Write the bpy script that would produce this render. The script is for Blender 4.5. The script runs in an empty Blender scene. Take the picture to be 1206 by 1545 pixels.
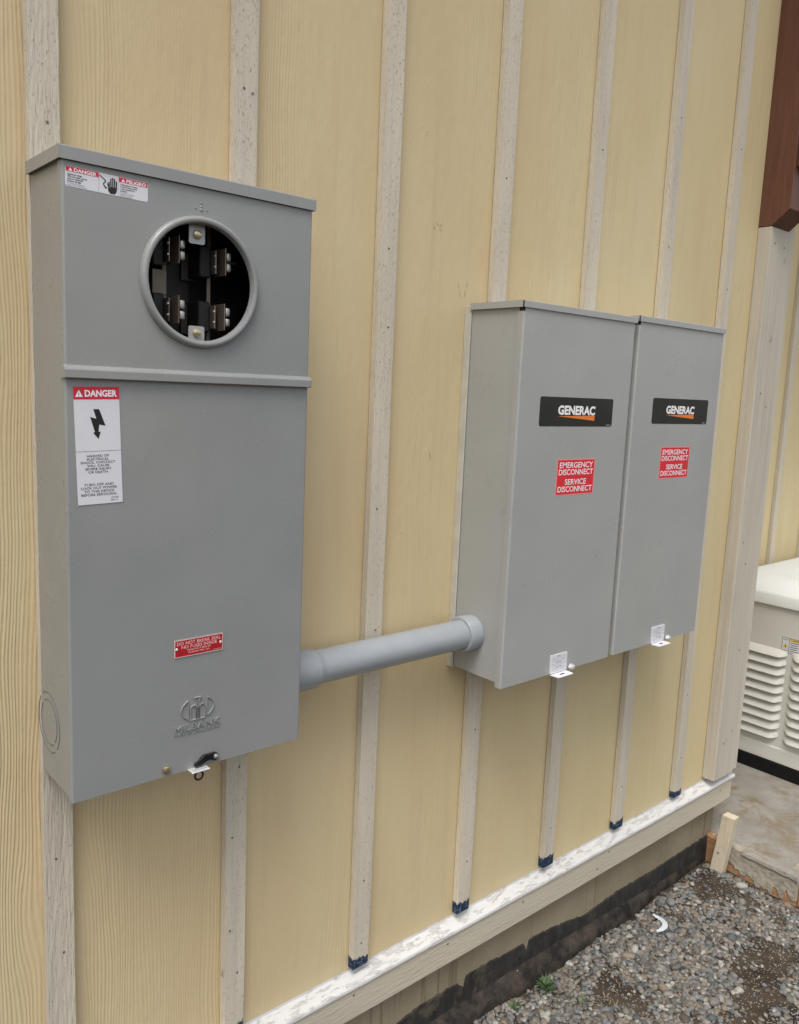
import bpy, bmesh, math, random
import numpy as np
from mathutils import Vector, Matrix, noise
SC = bpy.context.scene
COL = SC.collection
random.seed(7); np.random.seed(7)
PI = math.pi

# ------------------------------------------------------------------ camera
CX, CY, CZ = -0.5497, -1.2173, -0.1317
cam_d = bpy.data.cameras.new('camera'); cam = bpy.data.objects.new('camera', cam_d); COL.objects.link(cam)
cam.matrix_world = Matrix(((0.75709989, 0.06446346, -0.65011093, CX),
                           (-0.65189749, 0.13969655, -0.74532848, CY),
                           (0.04277180, 0.98809379, 0.14778782, CZ), (0, 0, 0, 1)))
cam_d.sensor_fit = 'HORIZONTAL'; cam_d.sensor_width = 36.0
cam_d.lens = 1244.22 / 1206 * 36; cam_d.clip_start = 0.02; cam_d.clip_end = 500
SC.camera = cam

# ------------------------------------------------------------------ sky, sun, exposure
w = bpy.data.worlds.new('World'); SC.world = w; w.use_nodes = True
nt = w.node_tree; bgn = nt.nodes['Background']
sky = nt.nodes.new('ShaderNodeTexSky'); sky.sky_type = 'NISHITA'; sky.sun_disc = False
SUN_EL, SUN_AZ = math.radians(63), math.radians(238)          # azimuth clockwise from +Y
sky.sun_elevation = SUN_EL; sky.sun_rotation = SUN_AZ
sky.air_density = 1.3; sky.dust_density = 4.0; sky.ozone_density = 1.0
hs = nt.nodes.new('ShaderNodeHueSaturation'); hs.inputs['Saturation'].default_value = 0.36
nt.links.new(sky.outputs[0], hs.inputs['Color']); nt.links.new(hs.outputs[0], bgn.inputs['Color'])
bgn.inputs['Strength'].default_value = 0.15
sd = bpy.data.lights.new('sun', 'SUN'); sd.energy = 1.5; sd.angle = math.radians(30); sd.color = (1, 0.955, 0.885)
sun = bpy.data.objects.new('sun', sd); COL.objects.link(sun)
sv = Vector((math.sin(SUN_AZ) * math.cos(SUN_EL), math.cos(SUN_AZ) * math.cos(SUN_EL), math.sin(SUN_EL)))
sun.rotation_euler = sv.to_track_quat('Z', 'Y').to_euler()
SC.view_settings.view_transform = 'Standard'; SC.view_settings.look = 'None'
SC.view_settings.exposure = 0.50; SC.view_settings.gamma = 1.0
try: SC.view_settings.use_curve_mapping = False
except Exception: pass

# ------------------------------------------------------------------ material helpers
class NB:
    def __init__(s, name, rough=0.6, metal=0.0, spec=0.5):
        s.m = bpy.data.materials.new(name); s.m.use_nodes = True
        s.t = s.m.node_tree; s.b = s.t.nodes['Principled BSDF']
        s.b.inputs['Roughness'].default_value = rough; s.b.inputs['Metallic'].default_value = metal
        s.b.inputs['Specular IOR Level'].default_value = spec
        s.co = None
    def n(s, ty, ins=None, **kw):
        nd = s.t.nodes.new(ty)
        for k, v in kw.items(): setattr(nd, k, v)
        for k, v in (ins or {}).items(): s.set(nd.inputs[k], v)
        return nd
    def set(s, inp, v):
        if isinstance(v, bpy.types.NodeSocket): s.t.links.new(v, inp)
        else: inp.default_value = v
    def coord(s):
        if s.co is None: s.co = s.n('ShaderNodeNewGeometry').outputs['Position']
        return s.co
    def map(s, sc=(1, 1, 1), v=None, loc=(0, 0, 0), rot=(0, 0, 0)):
        return s.n('ShaderNodeMapping', {'Vector': v or s.coord(), 'Scale': sc, 'Location': loc, 'Rotation': rot}).outputs[0]
    def noise(s, scale, v=None, detail=3, rough=0.5, dist=0.0):
        return s.n('ShaderNodeTexNoise', {'Vector': v or s.coord(), 'Scale': scale, 'Detail': detail, 'Roughness': rough, 'Distortion': dist}).outputs['Fac']
    def vor(s, scale, v=None, feature='F1', rnd=1.0, out='Distance'):
        return s.n('ShaderNodeTexVoronoi', {'Vector': v or s.coord(), 'Scale': scale, 'Randomness': rnd}, feature=feature).outputs[out]
    def ramp(s, f, a, b, c0=0.0, c1=1.0):
        return s.n('ShaderNodeMapRange', {0: f, 1: a, 2: b, 3: c0, 4: c1}).outputs[0]
    def math(s, op, a, b=0.0, c=0.0):
        return s.n('ShaderNodeMath', {0: a, 1: b, 2: c}, operation=op).outputs[0]
    def mix(s, f, a, b, bt='MIX'):
        nd = s.n('ShaderNodeMix', data_type='RGBA', blend_type=bt)
        s.set(nd.inputs[0], f)
        for i, v in ((6, a), (7, b)):
            if isinstance(v, tuple) and len(v) == 3: v = v + (1,)
            s.set(nd.inputs[i], v)
        return nd.outputs[2]
    def xyz(s, v=None):
        return s.n('ShaderNodeSeparateXYZ', {0: v or s.coord()}).outputs
    def color(s, c):
        if isinstance(c, tuple): c = c + (1,) if len(c) == 3 else c
        s.set(s.b.inputs['Base Color'], c); return s
    def bump(s, h, dist=0.001, strength=1.0):
        prev = s.b.inputs['Normal'].links
        nd = s.n('ShaderNodeBump', {'Height': h, 'Distance': dist, 'Strength': strength})
        if prev: s.t.links.new(prev[0].from_socket, nd.inputs['Normal'])
        s.t.links.new(nd.outputs[0], s.b.inputs['Normal']); return s

def plain(name, c, rough=0.5, metal=0.0, spec=0.5, var=0.08, nscale=40, bump=0.0, bscale=300):
    k = NB(name, rough, metal, spec)
    f = k.noise(nscale, detail=4)
    k.color(k.mix(k.ramp(f, .3, .7), tuple(x * (1 - var) for x in c), tuple(min(1, x * (1 + var)) for x in c)))
    if bump: k.bump(k.noise(bscale, detail=2), bump)
    return k.m

def paint(name, c, rough=.42):                                  # powder coated steel
    k = NB(name, rough, 0, .5)
    big = k.noise(5.0, detail=3); fine = k.noise(900, detail=1)
    col = k.mix(k.ramp(big, .3, .7), tuple(x * .965 for x in c), tuple(x * 1.035 for x in c))
    scuff = k.ramp(k.noise(1.0, k.map((46, 46, 16)), detail=6, rough=.72), .71, .80)
    col = k.mix(k.math('MULTIPLY', scuff, .08), col, (.46, .46, .43))
    dust = k.ramp(k.noise(2.2, k.map((1, 1, .6), loc=(2, 5, 1)), detail=6, rough=.6), .45, .72)
    col = k.mix(k.math('MULTIPLY', dust, .14), col, (.50, .47, .40))
    spk = k.ramp(k.vor(55), .035, .02)
    col = k.mix(k.math('MULTIPLY', spk, .35), col, (.12, .12, .12))
    k.color(col)
    k.set(k.b.inputs['Roughness'], k.ramp(k.noise(11, detail=5, rough=.6), .3, .7, rough - .10, rough + .08))
    k.bump(fine, .00012); k.bump(k.noise(9, detail=1), .0012)
    return k.m

M = {}
def siding_mat():
    k = NB('painted_wood_grain_siding', .62, 0, .35)
    X, Y, Z = k.xyz()
    big = k.noise(1.0, k.map((7, 7, 1.5), loc=(3.1, 0, 1.7)), detail=2)
    mid = k.noise(1.0, k.map((26, 26, 5), loc=(1.0, 0, 4.0)), detail=3)
    xd = k.math('ADD', X, k.math('ADD', k.math('MULTIPLY', big, .075), k.math('MULTIPLY', mid, .008)))
    g = k.math('SINE', k.math('MULTIPLY', xd, 2 * PI / .0058))
    g = k.ramp(g, -.9, 1.0)
    g2 = k.math('SINE', k.math('MULTIPLY', xd, 2 * PI / .0143))
    mask = k.ramp(k.noise(1.0, k.map((8, 8, .8), loc=(5.37, 0, 2.2)), detail=1), .42, .60)
    mL = k.ramp(X, .30, .02)                                    # coarser grain boards on the left
    mL = k.math('MULTIPLY', mL, k.ramp(Z, .30, -.55, .22, 1.0))
    edge = k.ramp(X, -.17, -.19)                                # the board left of the first batten is the coarsest
    mask = k.math('ADD', k.math('ADD', k.math('MULTIPLY', mask, .34), k.math('MULTIPLY', mL, .28)), k.math('MULTIPLY', edge, .20))
    h = k.math('MULTIPLY', k.math('ADD', g, k.math('MULTIPLY', g2, .25)), mask)
    k.bump(h, .00075)
    k.bump(k.noise(1.0, k.map((420, 420, 90)), detail=2), .00022)
    wob = k.noise(1.0, k.map((55, 55, 30)), detail=2)
    k.bump(wob, .0009)
    tone = k.ramp(k.noise(1.0, k.map((4.5, 4.5, 1.6), loc=(7, 0, 0)), detail=5, rough=.6), .32, .68)
    col = k.mix(tone, (.630, .500, .305), (.665, .560, .350))
    right = k.ramp(X, .25, 1.3)
    col = k.mix(right, col, k.mix(tone, (.635, .520, .298), (.685, .595, .370)))
    streak = k.ramp(k.noise(1.0, k.map((40, 40, 2.0)), detail=4, rough=.6), .52, .74)
    col = k.mix(k.math('MULTIPLY', streak, .24), col, (.52, .37, .235))
    # old chalk marks and small scuffs
    sc = k.ramp(k.noise(1.0, k.map((110, 110, 60)), detail=5, rough=.65), .71, .78)
    col = k.mix(k.math('MULTIPLY', sc, .45), col, (.33, .25, .16))
    dot = k.ramp(k.vor(13), .022, .012)
    col = k.mix(k.math('MULTIPLY', dot, .7), col, (.20, .14, .09))
    col = k.mix(k.math('MULTIPLY', k.math('MULTIPLY', g, mask), .12), k.mix(1.0, col, (.93, .91, .88), 'MULTIPLY'), (.72, .60, .40))
    k.color(col)
    return k.m
M['siding'] = siding_mat()

def primed(name, base=(.60, .54, .435), blue=False, horiz=False, rough_grain=0.0, speck=1.0, zb=-1.3236, dirt=.4):
    k = NB(name, .75, 0, .3)
    X, Y, Z = k.xyz()
    A = (lambda a, b: (b, a, a)) if horiz else (lambda a, b: (a, a, b))
    tone = k.noise(1.0, k.map(A(14, 3)), detail=4)
    col = k.mix(k.ramp(tone, .3, .7), tuple(x * .93 for x in base), tuple(min(1, x * 1.05) for x in base))
    grey = k.ramp(k.noise(1.0, k.map(A(30, 2.0), loc=(9, 2, 1)), detail=4), .5, .75)
    col = k.mix(k.math('MULTIPLY', grey, dirt), col, (.38, .36, .325))
    ln_ = k.ramp(k.noise(1.0, k.map(A(150, 3.5), loc=(3, 1, 7)), detail=4, rough=.6), .48, .70)
    col = k.mix(k.math('MULTIPLY', ln_, dirt * .6), col, (.34, .30, .255))
    dash = k.ramp(k.noise(1.0, k.map(A(480, 120)), detail=2, rough=.6), .60, .72)
    amt = k.ramp(k.noise(1.0, k.map(A(20, 3), loc=(4, 4, 4)), detail=2), .35, .6, .4, 1.0)
    col = k.mix(k.math('MULTIPLY', k.math('MULTIPLY', dash, amt), .48 * speck), col, (.23, .18, .14))
    knot = k.ramp(k.vor(5.2, k.map(A(1.6, 1.0), loc=(2.2, 7, 1.3))), .075, .02)
    kn = k.math('MULTIPLY', knot, k.ramp(k.noise(180, detail=3), .40, .62))
    col = k.mix(k.math('MULTIPLY', kn, .75), col, (.17, .125, .09))
    if blue:
        jag = k.math('MULTIPLY', k.noise(1.0, k.map((150, 150, 60)), detail=4, rough=.7), .034)
        lim = k.math('SUBTRACT', k.math('ADD', k.math('MULTIPLY', k.math('SINE', k.math('MULTIPLY', X, 37.0)), .0045), k.math('ADD', zb + .015, jag)), .009)
        f = k.ramp(k.math('SUBTRACT', Z, lim), .0012, -.0012)
        chip = k.ramp(k.noise(260, detail=3), .58, .68)
        bl = k.mix(k.math('MULTIPLY', chip, .7), (.012, .028, .062), (.30, .36, .40))
        col = k.mix(f, col, bl)
    k.color(col)
    k.bump(dash, -.0007 * speck)
    k.bump(k.noise(1.0, k.map(A(260, 26)), detail=3), .0006 + .0016 * rough_grain)
    return k.m
M['batten'] = primed('primed_batten', blue=True)
M['batten_rough'] = primed('rough_sawn_batten', base=(.57, .515, .42), blue=True, rough_grain=1.2, speck=.7)
M['corner'] = primed('primed_corner_board', base=(.53, .485, .40), speck=.5, dirt=.6)
M['corner_edge'] = primed('primed_edge_board', base=(.55, .51, .43), speck=.3, dirt=.45)
M['skirt'] = primed('primed_skirt_board', base=(.51, .46, .36), horiz=True, rough_grain=.6, speck=.35)
M['fine_nail'] = plain('nail_hole', (.15, .125, .10), .8, var=.3, nscale=900)

def flash_mat():
    k = NB('white_metal_flashing', .42, 0, .5)
    X, Y, Z = k.xyz()
    d = k.ramp(k.noise(1.0, k.map((26, 90, 90)), detail=6, rough=.68), .53, .63)
    where = k.math('MULTIPLY', k.ramp(k.noise(1.0, k.map((5, 1, 1), loc=(3.3, 0, 0)), detail=2), .40, .62),
                   k.ramp(Y, -.027, -.010))
    f = k.math('MULTIPLY', d, k.math('ADD', k.math('MULTIPLY', where, .55), .04))
    col = k.mix(f, (.63, .622, .608), (.42, .30, .21))
    k.color(col); k.bump(d, .0012); return k.m
M['flash'] = flash_mat()

def steel_paint(c, n): return paint(n, c)
M['mpaint'] = paint('grey_powder_coat', (.252, .260, .260), .32)
M['gpaint'] = paint('light_grey_powder_coat', (.346, .354, .345), .34)
M['dark'] = plain('black_insulator_and_shade', (.010, .010, .011), .55, var=.2)  # black plastic parts; on the socket lining this black stands in for shade
M['zinc'] = plain('galvanised_steel', (.46, .45, .43), .38, .8, var=.15, nscale=200)
M['tab'] = plain('zinc_plated_tab', (.40, .41, .41), .42, .35, var=.1, nscale=120)
M['copper'] = plain('tinned_copper', (.26, .21, .175), .35, .7, var=.2, nscale=300)
M['fibre'] = plain('bare_bus_plate', (.17, .15, .12), .5, .3, var=.12)
M['brass'] = plain('brass_screw', (.60, .50, .32), .28, .9, var=.2, nscale=300)
M['pvc'] = plain('grey_pvc', (.305, .328, .350), .27, var=.04, nscale=18, bump=.0004, bscale=10)
M['white_st'] = plain('white_label', (.66, .66, .70), .4, var=.015)
M['red'] = plain('red_label_ink', (.60, .022, .055), .4, var=.03)
M['red2'] = plain('bright_red_label', (.66, .028, .04), .38, var=.04)
M['pink'] = plain('pale_red_label_margin', (.80, .25, .25), .4, var=.03)
M['plate_red'] = plain('red_enamel_plate', (.40, .010, .018), .35, var=.05)
M['plate_al'] = plain('bare_aluminium', (.62, .52, .49), .4, .2, var=.05)
M['ink'] = plain('black_ink', (.010, .010, .009), .45, var=.1)
M['ink_soft'] = plain('fine_print_ink', (.075, .075, .09), .5, var=.1)
M['ink_white'] = plain('white_ink', (.86, .84, .86), .4, var=.02)
M['ink_pink'] = plain('engraved_letters', (.78, .52, .50), .45, var=.05)
M['blk_st'] = plain('black_label', (.020, .020, .018), .33, var=.15, nscale=20)
M['orange'] = plain('orange_ink', (.75, .20, .03), .4, var=.03)
M['blackmetal'] = plain('black_latch', (.013, .012, .012), .35, .3, var=.2)
M['bright'] = plain('bright_zinc', (.78, .79, .80), .25, .5, var=.05)
M['caulk'] = plain('sealant_bead', (.50, .48, .42), .6, var=.08)
M['slot'] = plain('dark_gap', (.012, .012, .012), .8, var=.1)

def gen_mat(name, c):
    k = NB(name, .5, 0, .4)
    k.color(k.mix(k.ramp(k.noise(6, detail=4), .3, .7), tuple(x * .96 for x in c), c))
    k.bump(k.noise(700, detail=2), .0003); return k.m
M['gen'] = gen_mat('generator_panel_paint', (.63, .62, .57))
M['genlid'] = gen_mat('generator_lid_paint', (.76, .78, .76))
M['genbase'] = plain('black_generator_base', (.007, .007, .008), .6, spec=.2)
M['yellow'] = plain('yellow_label_ink', (.75, .55, .05), .4)

def conc(name, c, stain, scale=1.0, amt=.6, bmp=.0015):
    k = NB(name, .85, 0, .25)
    f = k.noise(6 * scale, detail=7, rough=.62)
    col = k.mix(k.ramp(f, .3, .7), tuple(x * .78 for x in c), tuple(x * 1.18 for x in c))
    s = k.ramp(k.noise(4.5 * scale, k.map(loc=(4, 8, 2)), detail=7, rough=.7, dist=.6), .50, .66)
    col = k.mix(k.math('MULTIPLY', s, amt), col, stain)
    d = k.ramp(k.noise(26 * scale, detail=5, rough=.7), .62, .72)
    col = k.mix(k.math('MULTIPLY', d, .55), col, (.10, .08, .06))
    k.color(col); k.bump(k.noise(60, detail=8, rough=.65), bmp); k.bump(k.noise(7, detail=3), .004)
    return k
M['slab'] = conc('stained_concrete_pad', (.275, .26, .23), (.20, .15, .095), scale=1.7, amt=.95, bmp=.0025).m
def found():
    k = NB('parged_foundation', .88, 0, .25)
    X, Y, Z = k.xyz()
    col = k.mix(k.ramp(k.noise(5, detail=6, rough=.6), .3, .7), (.21, .17, .11), (.29, .245, .17))
    dr = k.ramp(k.noise(1.0, k.map((60, 60, 1.6)), detail=3), .57, .63)
    dm = k.math('MULTIPLY', dr, k.ramp(k.noise(1.0, k.map((4, 1, 1), loc=(1.2, 0, 0)), detail=1), .50, .62))
    col = k.mix(k.math('MULTIPLY', dm, .55), col, (.13, .095, .055))
    k.color(col); k.bump(k.noise(70, detail=7), .0016); return k.m
M['found'] = found()
def tar():
    k = NB('black_waterproof_coating', .72, 0, .35)
    f = k.noise(1.0, k.map((30, 30, 14)), detail=6, rough=.65)
    col = k.mix(k.ramp(f, .35, .65), (.012, .012, .012), (.035, .033, .03))
    d = k.ramp(k.noise(1.0, k.map((16, 16, 16)), detail=7, rough=.7), .52, .68)
    X, Y, Z = k.xyz()
    left = k.ramp(X, 1.0, .7)
    col = k.mix(k.math('MULTIPLY', d, k.math('ADD', .35, k.math('MULTIPLY', left, .5))), col, (.13, .10, .065))
    k.color(col); k.bump(f, .003); return k.m
M['tar'] = tar()
def membrane():
    k = NB('dirty_membrane', .8, 0, .3)
    f = k.noise(22, detail=7, rough=.65)
    col = k.mix(k.ramp(f, .40, .66), (.010, .009, .008), (.062, .048, .037))
    wsp = k.ramp(k.vor(60), .10, .06)
    sel = k.ramp(k.noise(9, detail=2), .58, .62)
    col = k.mix(k.math('MULTIPLY', wsp, sel), col, (.5, .47, .42))
    k.color(col); k.bump(f, .005); return k.m
M['membrane'] = membrane()
def form_mat():
    k = NB('concrete_splashed_form_board', .85, 0, .25)
    X, Y, Z = k.xyz()
    wood = k.mix(k.ramp(k.noise(1.0, k.map((8, 8, 120)), detail=4), .35, .65), (.30, .155, .075), (.42, .25, .135))
    cn = k.mix(k.ramp(k.noise(30, detail=6, rough=.65), .3, .7), (.25, .22, .17), (.46, .42, .35))
    # wet concrete ran over the top edge and left bare wood near the bottom and by the wall
    t = k.math('ADD', k.math('MULTIPLY', k.math('SUBTRACT', Z, -1.615), 12.0), k.math('MULTIPLY', k.math('SUBTRACT', -.075, Y), 14.0))
    t = k.math('MINIMUM', t, k.math('ADD', k.math('MULTIPLY', k.math('SUBTRACT', Z, -1.605), 18.0), .55))
    t = k.math('ADD', t, k.math('MULTIPLY', k.math('SUBTRACT', k.noise(1.0, k.map((34, 34, 14)), detail=4), .5), 2.6))
    f = k.ramp(t, .05, .22)
    k.color(k.mix(f, wood, cn)); k.bump(k.math('MULTIPLY', f, k.noise(60, detail=5)), .005); return k.m
M['form'] = form_mat()
def lumber(name, a, b, sc=(90, 90, 6), rough=.7):
    k = NB(name, rough, 0, .35)
    f = k.noise(1.0, k.map(sc), detail=4, dist=.8)
    col = k.mix(k.ramp(f, .3, .7), a, b)
    col = k.mix(k.math('MULTIPLY', k.ramp(k.noise(40, detail=5), .6, .75), .3), col, tuple(x * .4 for x in a))
    k.color(col); k.bump(f, .0006); return k.m
M['stake'] = lumber('pale_lumber', (.52, .44, .31), (.62, .55, .42))
M['form2'] = lumber('orange_lumber', (.32, .16, .08), (.43, .24, .13))
M['timber'] = lumber('brown_stained_timber', (.110, .045, .026), (.150, .064, .038), sc=(70, 70, 5), rough=.5)
M['plastic'] = plain('white_plastic', (.58, .62, .66), .4)
M['leaf'] = plain('weed_leaf', (.055, .10, .035), .6, var=.35, nscale=60)
def soil():
    k = NB('gravelly_soil', .95, 0, .2)
    f = k.noise(9, detail=8, rough=.68)
    col = k.mix(k.ramp(f, .35, .65), (.026, .019, .014), (.085, .065, .046))
    v = k.vor(190, out='Color'); vf = k.n('ShaderNodeSeparateColor', {0: v}).outputs[0]
    near = k.ramp(k.vor(190), .42, .30)
    pick = k.math('MULTIPLY', near, k.math('GREATER_THAN', vf, .62))
    col = k.mix(k.math('MULTIPLY', pick, .85), col, k.mix(k.ramp(vf, .6, 1), (.22, .20, .17), (.46, .42, .36)))
    k.color(col); k.bump(k.math('ADD', f, k.math('MULTIPLY', pick, .3)), .012); k.bump(k.noise(220, detail=4), .003)
    return k.m
M['soil'] = soil()
def pebble():
    k = NB('river_pebbles', .62, 0, .4)
    r = k.n('ShaderNodeNewGeometry').outputs['Random Per Island']
    cr = k.n('ShaderNodeValToRGB', {0: r}); e = cr.color_ramp; e.interpolation = 'CONSTANT'
    cols = [(.105, .105, .103), (.15, .143, .133), (.08, .09, .10), (.20, .19, .172), (.115, .105, .094), (.24, .225, .205),
            (.14, .152, .165), (.20, .168, .135), (.17, .173, .175), (.32, .31, .29), (.08, .07, .06), (.175, .172, .168), (.125, .12, .112), (.19, .155, .12)]
    e.elements[0].position = 0; e.elements[0].color = cols[0] + (1,)
    e.elements[1].position = 1 / len(cols); e.elements[1].color = cols[1] + (1,)
    for i in range(2, len(cols)):
        q = e.elements.new(i / len(cols)); q.color = cols[i] + (1,)
    v = k.noise(130, detail=5, rough=.6)
    col = k.mix(k.ramp(v, .3, .7), k.mix(1.0, cr.outputs[0], (.78, .76, .72), 'MULTIPLY'), k.mix(1.0, cr.outputs[0], (1.18, 1.16, 1.12), 'MULTIPLY'))
    k.color(col); k.bump(k.noise(350, detail=3), .0008); return k.m
M['pebble'] = pebble()

# ------------------------------------------------------------------ object helpers (all shapes are given in world metres)
def tag(o, label=None, cat=None, group=None, kind=None):
    for kk, v in (('label', label), ('category', cat), ('group', group), ('kind', kind)):
        if v: o[kk] = v
    return o
def thing(name, loc, label, cat, group=None):
    o = bpy.data.objects.new(name, None); COL.objects.link(o); o.location = loc; o.empty_display_size = .05
    o['org'] = list(loc); return tag(o, label, cat, group)
def origin(p): return Vector(p['org']) if p is not None and 'org' in p else Vector((0, 0, 0))
ORG0 = Vector((0, 0, 0))
def obj(name, bm, mat, parent=None, smooth=False):
    """Link a bmesh (world coordinates) as one mesh object under parent."""
    me = bpy.data.meshes.new(name)
    bmesh.ops.recalc_face_normals(bm, faces=bm.faces)
    bm.to_mesh(me); bm.free()
    if smooth:
        for p in me.polygons: p.use_smooth = True
        try: me.set_sharp_from_angle(angle=math.radians(38))
        except Exception: pass
    for mm in (mat if isinstance(mat, list) else [mat]): me.materials.append(mm)
    o = bpy.data.objects.new(name, me); COL.objects.link(o)
    if parent is not None: o.parent = parent
    return o
def shift_to_parents():
    """Vertices are built in world metres; move every child's geometry so that its thing keeps its own origin."""
    seen = set()
    for r in [o for o in COL.objects if o.parent is None and o.type == 'EMPTY']:
        L = Vector(r.location)
        st = list(r.children)
        while st:
            c = st.pop(); st += list(c.children)
            if c.type == 'MESH' and c.data.name not in seen:
                c.data.transform(Matrix.Translation(-L)); seen.add(c.data.name)
def new(): return bmesh.new()
def box(bm, x0, x1, y0, y1, z0, z1, bev=0.0, seg=1, rot=None):
    vs = [bm.verts.new((x, y, z)) for x in (x0, x1) for y in (y0, y1) for z in (z0, z1)]
    F = [(0, 1, 3, 2), (4, 6, 7, 5), (0, 4, 5, 1), (2, 3, 7, 6), (0, 2, 6, 4), (1, 5, 7, 3)]
    fs = [bm.faces.new([vs[i] for i in f]) for f in F]
    if bev:
        es = list({e for f in fs for e in f.edges})
        bmesh.ops.bevel(bm, geom=es, offset=bev, segments=seg, affect='EDGES', profile=.5)
    return vs
def prism(bm, pts, axis, a, b):
    """Polygon pts (2D) extruded along axis from a to b. axis x: pts=(y,z); y: pts=(x,z); z: pts=(x,y)."""
    def P(p, t):
        return {'x': (t, p[0], p[1]), 'y': (p[0], t, p[1]), 'z': (p[0], p[1], t)}[axis]
    A = [bm.verts.new(P(p, a)) for p in pts]; B = [bm.verts.new(P(p, b)) for p in pts]
    bm.faces.new(A); bm.faces.new(B[::-1])
    for i in range(len(pts)):
        j = (i + 1) % len(pts); bm.faces.new((A[i], A[j], B[j], B[i]))
def lathe(bm, prof, c, axis='x', n=40, close=False):
    """Revolve prof [(t, r)] about an axis through c."""
    rings = []
    for t, r in prof:
        ring = []
        for i in range(n):
            a = 2 * PI * i / n; u, v = r * math.cos(a), r * math.sin(a)
            p = {'x': (t, u, v), 'y': (u, t, v), 'z': (u, v, t)}[axis]
            ring.append(bm.verts.new((c[0] + p[0], c[1] + p[1], c[2] + p[2])))
        rings.append(ring)
    rr = list(zip(rings, rings[1:])) + ([(rings[-1], rings[0])] if close else [])
    for A, B in rr:
        for i in range(n):
            j = (i + 1) % n; bm.faces.new((A[i], A[j], B[j], B[i]))
    if not close:
        for R_ in (rings[0], rings[-1]): bm.faces.new(R_)
def disc(bm, x, y, z, r, n=10):
    bm.faces.new([bm.verts.new((x + r * math.cos(2 * PI * i / n), y, z + r * math.sin(2 * PI * i / n))) for i in range(n)])
def rrect(x0, x1, z0, z1, r, n=5):
    out = []
    for cx, cz, a0 in ((x1 - r, z1 - r, 0), (x0 + r, z1 - r, 90), (x0 + r, z0 + r, 180), (x1 - r, z0 + r, 270)):
        for i in range(n + 1):
            a = math.radians(a0 + 90 * i / n); out.append((cx + r * math.cos(a), cz + r * math.sin(a)))
    return out

# writing
_tc = {}
def glyphs(s, bold=0.0):
    if (s, bold) not in _tc:
        cu = bpy.data.curves.new('writing', 'FONT'); cu.body = s; cu.offset = bold; cu.resolution_u = 3; cu.fill_mode = 'FRONT'
        ob = bpy.data.objects.new('writing', cu); COL.objects.link(ob)
        bpy.context.view_layer.update()
        me = bpy.data.meshes.new_from_object(ob.evaluated_get(bpy.context.evaluated_depsgraph_get()))
        V = np.array([v.co[:2] for v in me.vertices]); F = [tuple(p.vertices) for p in me.polygons]
        bpy.data.objects.remove(ob); bpy.data.curves.remove(cu); bpy.data.meshes.remove(me)
        _tc[(s, bold)] = (V, F)
    return _tc[(s, bold)]
class Sheet:
    """A flat printed face: u to the right, v downwards, in metres, on plane y (facing -y) or plane x (facing -x)."""
    def __init__(s, x, z, y, tilt=0.0, axis='y'):
        s.x, s.z, s.y, s.c, s.s, s.ax = x, z, y, math.cos(tilt), math.sin(tilt), axis
    def P(s, u, v, k):
        a, b = s.x + u * s.c + v * s.s, s.z + u * s.s - v * s.c     # tilt > 0 : the bottom drifts right
        if s.ax == 'y': return (a, s.y - k, b)
        return (s.y - k, s.x - (a - s.x), b)
    def poly(s, bm, pts, k):
        bm.faces.new([bm.verts.new(s.P(u, v, k)) for u, v in pts])
    def slab(s, bm, pts, k0, k1):
        A = [bm.verts.new(s.P(u, v, k0)) for u, v in pts]; B = [bm.verts.new(s.P(u, v, k1)) for u, v in pts]
        bm.faces.new(B)
        for i in range(len(pts)):
            j = (i + 1) % len(pts); bm.faces.new((A[i], A[j], B[j], B[i]))
    def rect(s, bm, u0, v0, u1, v1, k): s.poly(bm, [(u0, v0), (u1, v0), (u1, v1), (u0, v1)], k)
    def text(s, bm, st, u0, v0, u1, v1, k, bold=0.0, thick=0.0):
        """Fit text to a box (u1 None keeps the natural width, starting at u0; a tuple (centre,) centres it)."""
        V, F = glyphs(st, bold)
        capV, _ = glyphs('H', bold)
        h = capV[:, 1].max()
        sy = (v1 - v0) / h
        mn, mx = V[:, 0].min(), V[:, 0].max()
        if isinstance(u1, tuple): sx = sy * u1[1]; u_ = u1[0] - (mx - mn) * sx / 2
        elif u1 is None: sx = sy * .95; u_ = u0
        else: sx = (u1 - u0) / (mx - mn); u_ = u0
        pts = [(u_ + (a - mn) * sx, v1 - b * sy) for a, b in V]
        vs = [bm.verts.new(s.P(a, b, k)) for a, b in pts]
        for f in F:
            try: bm.faces.new([vs[i] for i in f])
            except ValueError: pass
        if thick:
            lo = [bm.verts.new(s.P(a, b, k - thick)) for a, b in pts]
            cnt = {}
            for f in F:
                for i in range(len(f)):
                    e = (f[i], f[(i + 1) % len(f)]); cnt[e] = 1
            for (a, b) in cnt:
                if (b, a) not in cnt: bm.faces.new((vs[a], vs[b], lo[b], lo[a]))

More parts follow.
